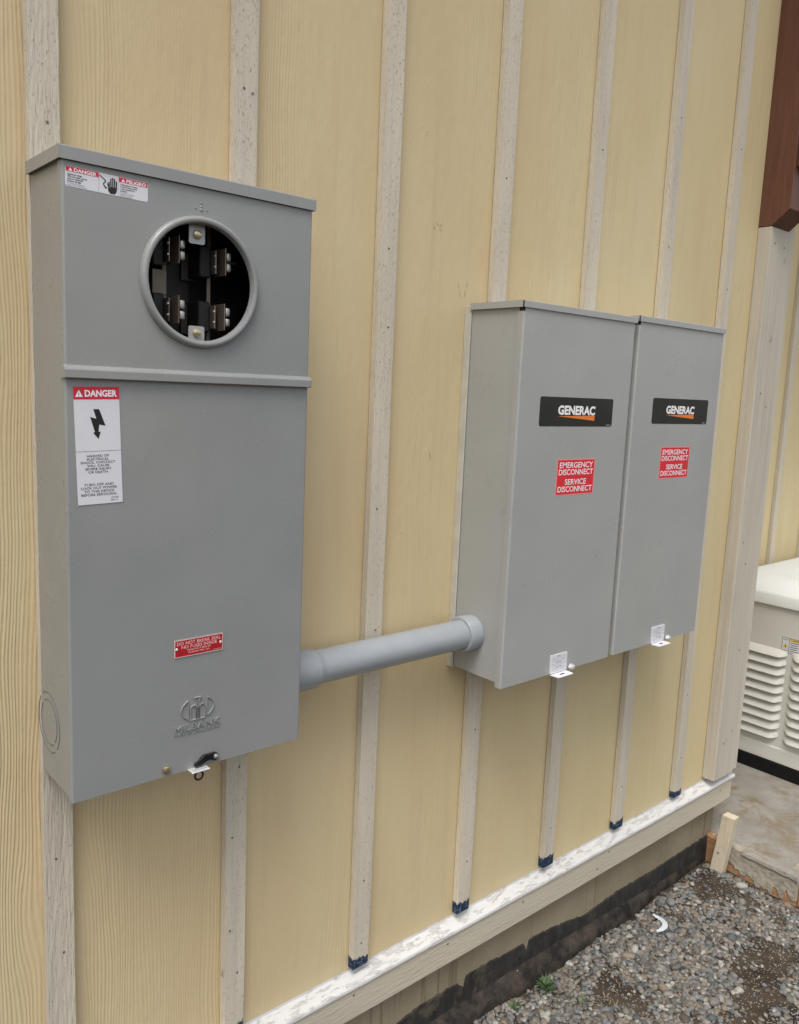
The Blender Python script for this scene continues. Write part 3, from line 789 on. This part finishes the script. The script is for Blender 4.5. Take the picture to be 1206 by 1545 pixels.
# danger / peligro label
TRI = lambda u, v, s: [(u, v + s), (u + s * 1.08, v + s), (u + s * .54, v)]
S = Sheet(-.1774, .1208, D, math.radians(-.9))
W_, H_ = .1060, .0240
lb = None
bm = new(); S.slab(bm, [(a - 0, b) for a, b in [(x, z) for x, z in rrect(0, W_, 0, H_, .0028)]], 0, .00025); lb = obj('warning_label', bm, M['white_st'], mb)
bm = new(); S.rect(bm, .0008, .0004, .0412, .0062, .0004); obj('red_band', bm, M['red'], lb)
bm = new(); S.rect(bm, .0672, .0004, .1052, .0062, .0004); obj('red_band', bm, M['red'], lb)
bm = new()
S.poly(bm, TRI(.0040, .0014, .0042), .0006); S.text(bm, 'DANGER', .0105, .0016, .0385, .0056, .0006, .03); obj('lettering', bm, M['ink_white'], lb)
bm = new()
S.poly(bm, TRI(.0705, .0014, .0042), .0006); S.text(bm, 'PELIGRO', .0768, .0016, .1030, .0056, .0006, .03)
obj('lettering', bm, M['ink_white'], lb)
bm = new()
for i, st in enumerate(['Hazardous voltage.', 'Will cause death, serious', 'injury or substantial', 'property damage.']): S.text(bm, st, .0025, .0084 + i * .00265, None, .0102 + i * .00265, .0005, .03)
for i, st in enumerate(['Turn off power supplying this', 'equipment before working inside.']): S.text(bm, st, .0025, .0194 + i * .0021, None, .0207 + i * .0021, .0005, .0)
obj('fine_print', bm, M['ink_soft'], lb); bm = new()
for i, st in enumerate(['Voltaje peligroso. Causara', 'la muerte, lesiones graves', 'o dano substancial a la', 'propiedad.']): S.text(bm, st, .0690, .0080 + i * .00255, None, .0096 + i * .00255, .0005, .03)
for i, st in enumerate(['Desconecte la corriente de', 'energia antes de trabajar', 'dentro de este equipo.']): S.text(bm, st, .0690, .0184 + i * .0019, None, .0196 + i * .0019, .0005, .0)
obj('fine_print', bm, M['ink_soft'], lb)
for u in (.0414, .0668):
    bm = new(); S.rect(bm, u, .0003, u + .0002, .0237, .0005); obj('divider_line', bm, M['ink_soft'], lb)
bm = new()
def ln(pts, wd):
    for (a, b), (c, d) in zip(pts, pts[1:]):
        L = math.hypot(c - a, d - b); nx, ny = -(d - b) / L * wd, (c - a) / L * wd
        S.poly(bm, [(a + nx, b + ny), (c + nx, d + ny), (c - nx, d - ny), (a - nx, b - ny)], .0005)
ln([(.0425, .0030), (.0505, .0085), (.0470, .0125), (.0500, .0165)], .0006)
S.poly(bm, [(.0475, .0150), (.0520, .0160), (.0505, .0182)], .0005)
for u, v0, v1 in ((.0545, .0085, .0150), (.0568, .0045, .0150), (.0592, .0030, .0150), (.0616, .0040, .0150), (.0640, .0065, .0150)): S.poly(bm, [(u - .0008, v0), (u + .0008, v0), (u + .0008, v1), (u - .0008, v1)], .0005)
S.poly(bm, [(.0530, .0160), (.0648, .0155), (.0640, .0200), (.0620, .0225), (.0560, .0228), (.0535, .0200)], .0005)
S.poly(bm, [(.0519, .0105), (.0530, .0100), (.0540, .0150), (.0528, .0150)], .0005)
S.poly(bm, [(.0528, .0148), (.0650, .0144), (.0648, .0152), (.0590, .0158), (.0535, .0155)], .0005)
obj('hand_symbol', bm, M['ink'], lb)

# tall danger label
S = Sheet(-.1722, -.1468, D, math.radians(1.65)); W_, H_ = .0598, .1535
bm = new(); S.slab(bm, rrect(0, W_, 0, H_, .0012, 2), 0, .00025); lb = obj('danger_label', bm, M['white_st'], mb); lb['label'] = 'tall white danger label with a black lightning arrow'
bm = new(); S.rect(bm, .0, .0, W_, .0163, .0004); obj('red_band', bm, M['red'], lb)
bm = new(); S.poly(bm, TRI(.0022, .0040, .0090), .0006); S.text(bm, 'DANGER', .0145, .0042, .0568, .0124, .0006, .035); obj('lettering', bm, M['ink_white'], lb)
bm = new(); S.text(bm, '!', .0064, .0075, .0074, .0120, .0008, .02); obj('exclamation_mark', bm, M['ink'], lb)
bm = new()
bolt = [(330, 313), (378, 313), (432, 452), (380, 442), (375, 505), (393, 500), (375, 563), (330, 508), (345, 505), (305, 377), (356, 393)]
S.poly(bm, [((x - 165 - .0465 * (y - 127)) / 377 * W_, (y - 127) / 990 * H_) for x, y in bolt], .0005); obj('arrow_symbol', bm, M['ink'], lb)
bm = new(); S.rect(bm, 0, .0832, W_, .0836, .0005)
for i, st in enumerate(['HAZARD OF', 'ELECTRICAL', 'SHOCK. CONTACT', 'WILL CAUSE', 'SEVERE INJURY', 'OR DEATH.']): S.text(bm, st, 0, .0880 + i * .00428, (.0285, 1.22), .0910 + i * .00428, .0005, .012)
obj('fine_print', bm, M['ink_soft'], lb); bm = new()
for i, st in enumerate(['TURN OFF AND', 'LOCK OUT POWER', 'TO THIS DEVICE', 'BEFORE SERVICING.']): S.text(bm, st, 0, .1258 + i * .00445, (.0285, 1.22), .1289 + i * .00445, .0005, .012)
obj('fine_print', bm, M['ink_soft'], lb); bm = new()
for i, st in enumerate(['1347540', 'REV. A']): S.text(bm, st, .0440, .1448 + i * .0034, None, .1470 + i * .0034, .0005)
obj('fine_print', bm, M['ink_soft'], lb)

# red plate
S = Sheet(-.0334, -.5065, D, math.radians(.2)); W_, H_ = .0785, .0265
bm = new(); S.slab(bm, rrect(0, W_, 0, H_, .0012, 2), 0, .0008); pt_ = obj('seal_plate', bm, M['plate_al'], mb)
bm = new(); S.rect(bm, .0015, .0015, W_ - .0015, H_ - .0015, .00095); obj('red_field', bm, M['plate_red'], pt_)
bm = new()
for st, v0, v1, a, b in (('DO NOT BREAK SEAL', .0033, .0082, .004, .0745), ('NO FUSES INSIDE', .0094, .0140, .011, .0685), ('MANUFACTURED BY', .0154, .0178, .020, .0585), ('MILBANK MFG. CO.', .0194, .0218, .022, .0565), ('IC93 B90978-A', .0226, .0238, .0620, .0755)): S.text(bm, st, a, v0, b, v1, .00115, .006)
obj('lettering', bm, M['ink_pink'], pt_)
for u in (.0037, .0745):
    bm = new(); lathe(bm, [(D - .0022, .0012), (D - .0016, .002), (D - .0010, .0022)], (S.x + u, 0, S.z - .0135), 'y', 12); obj('rivet', bm, M['bright'], pt_)

# embossed maker's mark
S = Sheet(0, 0, D + .0005, 0); bm = new()
S.text(bm, 'MILBANK', -.0328, .6385, .0418, .6480, .0020, 0, .0020)
S.text(bm, 'TYPE 3R ENCLOSURE', -.0330, .6510, .0418, .6548, .0010, 0, .0010)
obj('embossed_lettering', bm, mp, mb)
bm = new()
def loopline(pts, wd, k=.0016):
    for a, b in zip(pts, pts[1:]):
        L = math.hypot(b[0] - a[0], b[1] - a[1]) or 1; nx, nz_ = -(b[1] - a[1]) / L * wd, (b[0] - a[0]) / L * wd
        A_ = [(a[0] + nx, a[1] + nz_), (b[0] + nx, b[1] + nz_), (b[0] - nx, b[1] - nz_), (a[0] - nx, a[1] - nz_)]
        lo = [bm.verts.new((x, D + .0005, z)) for x, z in A_]
        A2 = [(a[0] + nx * .4, a[1] + nz_ * .4), (b[0] + nx * .4, b[1] + nz_ * .4), (b[0] - nx * .4, b[1] - nz_ * .4), (a[0] - nx * .4, a[1] - nz_ * .4)]
        hi = [bm.verts.new((x, D - k, z)) for x, z in A2]; bm.faces.new(hi)
        for i in range(4): bm.faces.new((lo[i], lo[(i + 1) % 4], hi[(i + 1) % 4], hi[i]))
cx, cz, a_, b_ = .0045, -.6165, .0265, .0175
ell = lambda t0, t1, n=14: [(cx + a_ * math.cos(math.radians(t0 + (t1 - t0) * i / n)), cz + b_ * math.sin(math.radians(t0 + (t1 - t0) * i / n))) for i in range(n + 1)]
L_ = ell(125, 235); loopline(L_ + [L_[0]], .0008); R__ = ell(55, -55); loopline(R__ + [R__[0]], .0008)
arch = lambda x0, x1, zt, zb2: [(x0, zb2)] + [((x0 + x1) / 2 - (x1 - x0) / 2 * math.cos(PI * i / 8), zt + (x1 - x0) / 2 * math.sin(PI * i / 8)) for i in range(9)] + [(x1, zb2)]
loopline(arch(cx - .0115, cx - .0020, -.6155, -.6335), .0008); loopline(arch(cx + .0020, cx + .0115, -.6155, -.6335), .0008)
loopline([(cx - .002, -.6335), (cx - .002, -.6035), (cx - .006, -.5995), (cx + .006, -.5995), (cx + .002, -.6035), (cx + .002, -.6335)], .0008)
loopline([(cx - .0125, -.6335), (cx + .0125, -.6335)], .0008)
obj('embossed_mark', bm, mp, mb)

# knockout on the left side
for r_, nm in ((.0440, 'knockout_groove'), (.0330, 'knockout_groove')):
    bm = new()
    for a0, a1 in ((8, 172), (188, 352)):
        pv = None
        for i in range(41):
            a = math.radians(a0 + 50 + (a1 - a0) * i / 40); c = [bm.verts.new((x, -.0485 + (r_ + dr) * math.cos(a), -.6265 + (r_ + dr) * math.sin(a))) for dr, x in ((-.0010, X0 + .0019), (0, X0 + .0011), (.0010, X0 + .0019))]
            if pv:
                for q in range(2): bm.faces.new((pv[q], pv[q + 1], c[q + 1], c[q]))
            pv = c
    obj(nm, bm, plain('dark_grey_groove', (.12, .125, .125), .5), mb, smooth=True)  # grooves coloured a darker grey than the box side
# cover screw and latch
bm = new(); screw(bm, -.0452, D - .0002, -.7005, .0062); box(bm, -.0492, -.0412, D - .0050, D - .0044, -.7013, -.6997); box(bm, -.0460, -.0444, D - .0052, D - .0046, -.7045, -.6965)
obj('cover_screw', bm, M['brass'], mb, smooth=True)
arm = [(-.0015, -.7075), (-.0015, -.7030), (.0045, -.7010), (.0105, -.6945), (.0135, -.6925), (.0320, -.6925), (.0365, -.6945), (.0385, -.6985), (.0375, -.7030), (.0340, -.7055), (.0290, -.7045), (.0255, -.7015), (.0200, -.7010), (.0170, -.7040), (.0080, -.7075)]
bm = new(); prism(bm, arm, 'y', D - .0055, D - .0006); bmesh.ops.bevel(bm, geom=list(bm.edges), offset=.0006, segments=1, affect='EDGES'); la = obj('latch', bm, M['blackmetal'], mb)
bm = new(); lathe(bm, [(D - .0095, .0018), (D - .0085, .0034), (D - .0056, .0042)], (.0330, 0, -.6985), 'y', 18); obj('rivet', bm, M['zinc'], la, smooth=True)
bm = new(); box(bm, -.0105, .0190, D - .0145, D + .0045, -.7125, -.7100, .0008); obj('latch_plate', bm, M['bright'], la)
bm = new(); lathe(bm, [(D - .006 + .0016 * math.cos(a), .0066 + .0016 * math.sin(a)) for a in [2 * PI * i / 10 for i in range(10)]], (.0045, 0, -.7215), 'y', 28, True); obj('seal_ring', bm, M['blackmetal'], la, smooth=True)

# ------------------------------------------------------------------ conduit
YP, RP = -.066, .0304
c = thing('conduit', (.43, YP, -.67), 'grey plastic conduit pipe running between the meter box and the disconnect boxes', 'pipe')
def tube(bm, prof, zc=-.6275): lathe(bm, prof, (0, YP, zc), 'x', 56)
bm = new(); tube(bm, [(.150, RP), (.640, RP)]); obj('pipe', bm, M['pvc'], c, smooth=True)
bm = new(); tube(bm, [(.1895, RP + .0002), (.1895, .0356), (.2600, .0356), (.2645, .0351), (.2672, .0336), (.2740, .0312), (.2780, RP + .0003)]); obj('coupling', bm, M['pvc'], c, smooth=True)
bm = new(); tube(bm, [(.6330, RP + .0003), (.6330, .0352), (.6338, .0366), (.6352, .0374), (.6672, .0374), (.6672, RP)]); obj('coupling', bm, M['pvc'], c, smooth=True)
bm = new(); tube(bm, [(.6662, .0385), (.6676, .0400), (.6680, .0400)]); 

# ------------------------------------------------------------------ disconnect boxes
def disconnect(x0, x1, zt, zb, lab, lu, eu, pu, sc):
    y = -.1572; gp = M['gpaint']
    t = thing('disconnect_box', ((x0 + x1) / 2, -.001, zb), lab, 'electrical box', 'grey disconnect boxes on the wall')
    bm = new(); shell(bm, x0 + .0030, x1 - .0030, y + .0025, -.0178, zb + .009, zt - .003); obj('enclosure', bm, gp, t)
    bm = new(); z1 = zt - .0125
    box(bm, x0 + .0041, x1 - .0041, y, y + .0018, zb, z1)
    roll(bm, x0, 1, y, .0160, zb, z1 - .0075, .0040, .0016); roll(bm, x1, -1, y, .0160, zb, z1, .0040, .0016)
    box(bm, x0 + .002, x1 - .002, y + .0020, y + .012, zb + .0002, zb + .0018)
    dr = obj('door', bm, gp, t, smooth=True)
    bm = new(); prism(bm, [(-.0180, zt), (-.0180, zt - .002), (y - .0015, zt - .0030), (y - .0015, zt - .0128), (y - .0032, zt - .0128), (y - .0032, zt - .0012), (y - .0022, zt)], 'x', x0 - .0020, x1 + .0020)
    box(bm, x0 - .0036, x0 - .0020, y + .0008, -.0178, zt - .0128, zt - .0004); box(bm, x1 + .0020, x1 + .0036, y + .0008, -.0178, zt - .0128, zt - .0004)
    obj('cap', bm, gp, t)
    bm = new(); box(bm, x0 + .0004, x0 + .0038, y + .0010, y + .0120, z1 - .0072, z1); obj('corner_notch', bm, M['slot'], t)
    bm = new(); box(bm, x0 - .0035, x0 - .0021, y - .0012, y + .0007, zt - .0126, zt - .0008); obj('corner_slit', bm, M['slot'], t)
    bm = new()
    box(bm, x0 - .001, x0 + .0025, -.0182, -.0002, zb + .006, zt - .004, .001); box(bm, x1 - .0025, x1 + .001, -.0182, -.0002, zb + .006, zt - .004, .001)
    box(bm, x0 + .003, x1 - .003, -.0182, -.0002, zb + .0055, zb + .0088, .001)
    obj('sealant', bm, M['caulk'], t)
    # black name label
    S = Sheet(x0 + lu, zt - .1783 + (.0015 if sc else 0), y, 0)
    W, H = .2440, .0590
    bm = new(); S.slab(bm, rrect(0, W, 0, H, .0050), 0, .0003); lb = obj('name_label', bm, M['blk_st'], dr)
    rim = [(a, b) for a, b in rrect(.0006, W - .0006, .0006, H - .0006, .0045)]
    bm = new(); S.text(bm, 'GENERAC', .0575, .0168, .1810, .0345, .0005, .042); obj('lettering', bm, M['ink_white'], dr); bm = new(); S.text(bm, '\u00ae', .1822, .0175, .1845, .0195, .0005)
    obj('registered_mark', bm, M['ink_white'], dr); bm = new()
    S.text(bm, '10000012345', .2230, .0552, .2390, .0566, .0005); obj('fine_print', bm, M['ink_white'], dr)
    bm = new(); S.poly(bm, [(.0560, .0386), (.1805, .0362), (.1805, .0468)], .0005); obj('orange_wedge', bm, M['orange'], dr)
    # emergency label
    S = Sheet(x0 + eu, zt - (.3045 if not sc else .2895), y, math.radians(-.3)); W, H = .1285, .0755
    bm = new(); S.slab(bm, rrect(0, W, 0, H, .0008, 2), 0, .00025); lb = obj('emergency_label', bm, M['pink'], dr)
    bm = new(); S.rect(bm, .0028, .0022, W - .0028, H - .0022, .0004); obj('red_field', bm, M['red2'], dr)
    bm = new()
    for st, v0, a, b in (('EMERGENCY', .0068, .0085, .1205), ('DISCONNECT', .0215, .0068, .1225), ('SERVICE', .0420, .0290, .1005), ('DISCONNECT', .0570, .0068, .1225)): S.text(bm, st, a, v0, b, v0 + .0115, .0006, .012)
    obj('lettering', bm, M['ink_white'], dr)
    # padlock bracket with paper label, and bolt
    S = Sheet(x0 + pu, zb + .0420, y, 0)
    bm = new(); S.slab(bm, rrect(0, .0570, 0, .0415, .003), .0001, .0016)
    bx, bz = S.x, S.z
    prism(bm, [(bx + .001, y - .0020), (bx + .003, y - .0215), (bx + .006, y - .0240), (bx + .052, y - .0240), (bx + .055, y - .0215), (bx + .0565, y - .0020)], 'z', bz - .0440, bz - .0424)
    pb = obj('lock_bracket', bm, M['white_st'], t)
    bm = new(); prism(bm, rrect(bx + .021, bx + .036, y - .0145, y - .0105, .0018, 3), 'z', bz - .0422, bz - .0419); obj('slot', bm, M['slot'], pb)
    bm = new()
    for i in range(11):
        wl = (.012, .045, .041, .047, .020, .046, .042, .022, .046, .047, .038)[i]; hh = .0017 if i in (0, 4, 7) else .0011
        st = 'supply conductor terminal rating 75C'[:max(6, int(wl * 700))]
        S.text(bm, st, .0285 - wl / 2, .0035 + i * .0033, .0285 + wl / 2, .0035 + i * .0033 + hh, .0018, .03 if i in (0, 4, 7) else 0)
    obj('fine_print', bm, M['ink_soft'], pb)
    bm = new(); lathe(bm, [(y - .0115, .0035), (y - .0105, .0062), (y - .0045, .0065), (y - .0043, .0085), (y - .0025, .0085)], (bx + .0700, 0, bz - .0370), 'y', 6); obj('bolt', bm, M['bright'], t)
    return t
disconnect(.6656, 1.0350, .0440, -.7240, 'left one of two grey disconnect boxes, conduit entering its side', .0643, .1312, .1545, False)
disconnect(1.0508, 1.4177, .0495, -.7235, 'right one of two grey disconnect boxes, nearest the house corner', .0770, .1270, .1570, True)

# ------------------------------------------------------------------ generator
GX = 2.557; gy0, gy1 = -.250, .392
g = thing('generator', (3.15, .07, -1.552), 'cream standby generator with louvred panels on the concrete pad', 'generator')
bm = new(); box(bm, GX, 3.78, gy0, gy1, -1.5525, -1.497, .004); obj('base', bm, M['genbase'], g)
bm = new()
box(bm, GX + .004, 3.776, gy0 + .004, gy1 - .004, -1.4965, -.886, .006, 2)
box(bm, GX - .001, 3.779, gy0 - .001, gy1 + .001, -1.4965, -1.437, .004, 2)
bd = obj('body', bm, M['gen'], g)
bm = new(); prev = None
for d, z in ((-.006, -.8885), (-.009, -.886), (-.009, -.848), (-.004, -.838), (.055, -.800), (.09, -.792)):
    ring = []
    for px, py, a0 in ((3.78 - d, gy1 - d, 0), (GX + d, gy1 - d, 90), (GX + d, gy0 + d, 180), (3.78 - d, gy0 + d, 270)):
        r_ = .022
        ccx, ccy = px - r_ * math.copysign(1, px - 3.1), py - r_ * math.copysign(1, py - .07)
        for i in range(5):
            a = math.radians(a0 + 90 * i / 4); ring.append(bm.verts.new((ccx + r_ * math.cos(a), ccy + r_ * math.sin(a), z)))
    if prev:
        for i in range(len(ring)): bm.faces.new((prev[i], prev[(i + 1) % len(ring)], ring[(i + 1) % len(ring)], ring[i]))
    else: bm.faces.new(ring)
    prev = ring
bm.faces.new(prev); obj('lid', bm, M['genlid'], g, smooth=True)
for (ya, yb_) in ((.350, .0775), (.0585, -.215)):
    bm = new()
    for i in range(10):
        zt = -1.052 - .0360 * i; N_ = 26; rows = []
        for j in range(N_ + 1):
            t_ = j / N_; yy = ya + (yb_ - ya) * t_; e = min(1, min(t_, 1 - t_) * 9); e = math.sin(e * PI / 2)
            dz = .0150 * (1 - e)
            rows.append([bm.verts.new(v) for v in ((GX + .0035, yy, zt), (GX - .006 * e + .0025, yy, zt - .008), (GX - .0185 * e + .003, yy, zt - .023 + dz * .4), (GX - .0205 * e + .003, yy, zt - .0275 + dz * .6), (GX - .0175 * e + .003, yy, zt - .0290 + dz * .7), (GX + .0036, yy, zt - .0190 + dz * .5))])
        for a, b in zip(rows, rows[1:]):
            for q in range(5): bm.faces.new((a[q], a[q + 1], b[q + 1], b[q]))
    obj('louvre_panel', bm, M['gen'], bd, smooth=True)
S = Sheet(.1030, -1.0010, GX + .004, 0, 'x')
bm = new(); S.slab(bm, rrect(0, .1150, 0, .0575, .001, 2), 0, .0006); lb = obj('safety_label', bm, M['blk_st'], bd)
bm = new(); S.rect(bm, .0015, .0015, .0270, .0560, .0008); S.rect(bm, .0285, .0110, .1135, .0560, .0008); obj('white_field', bm, M['white_st'], lb)
bm = new(); S.rect(bm, .0285, .0015, .1135, .0105, .0008); S.poly(bm, [(.0035, .0390), (.0250, .0390), (.0142, .0215)], .0010); obj('yellow_field', bm, M['yellow'], lb)
bm = new(); S.poly(bm, [(.0120, .0370), (.0165, .0370), (.0150, .0270), (.0135, .0270)], .0012); S.rect(bm, .0045, .0480, .0240, .0500, .0010); S.rect(bm, .0045, .0065, .0240, .0085, .0010)
for i in range(5):
    for u0, u1 in ((.032, .062), (.067, .110)): S.rect(bm, u0, .0150 + i * .0080, u1 - .004 * (i % 2), .0175 + i * .0080, .0010)
S.text(bm, 'CAUTION', .040, .0030, .075, .0090, .0010, .02)
obj('fine_print', bm, M['ink_soft'], lb)

shift_to_parents()
for o in COL.objects:
    if 'org' in o: del o['org']
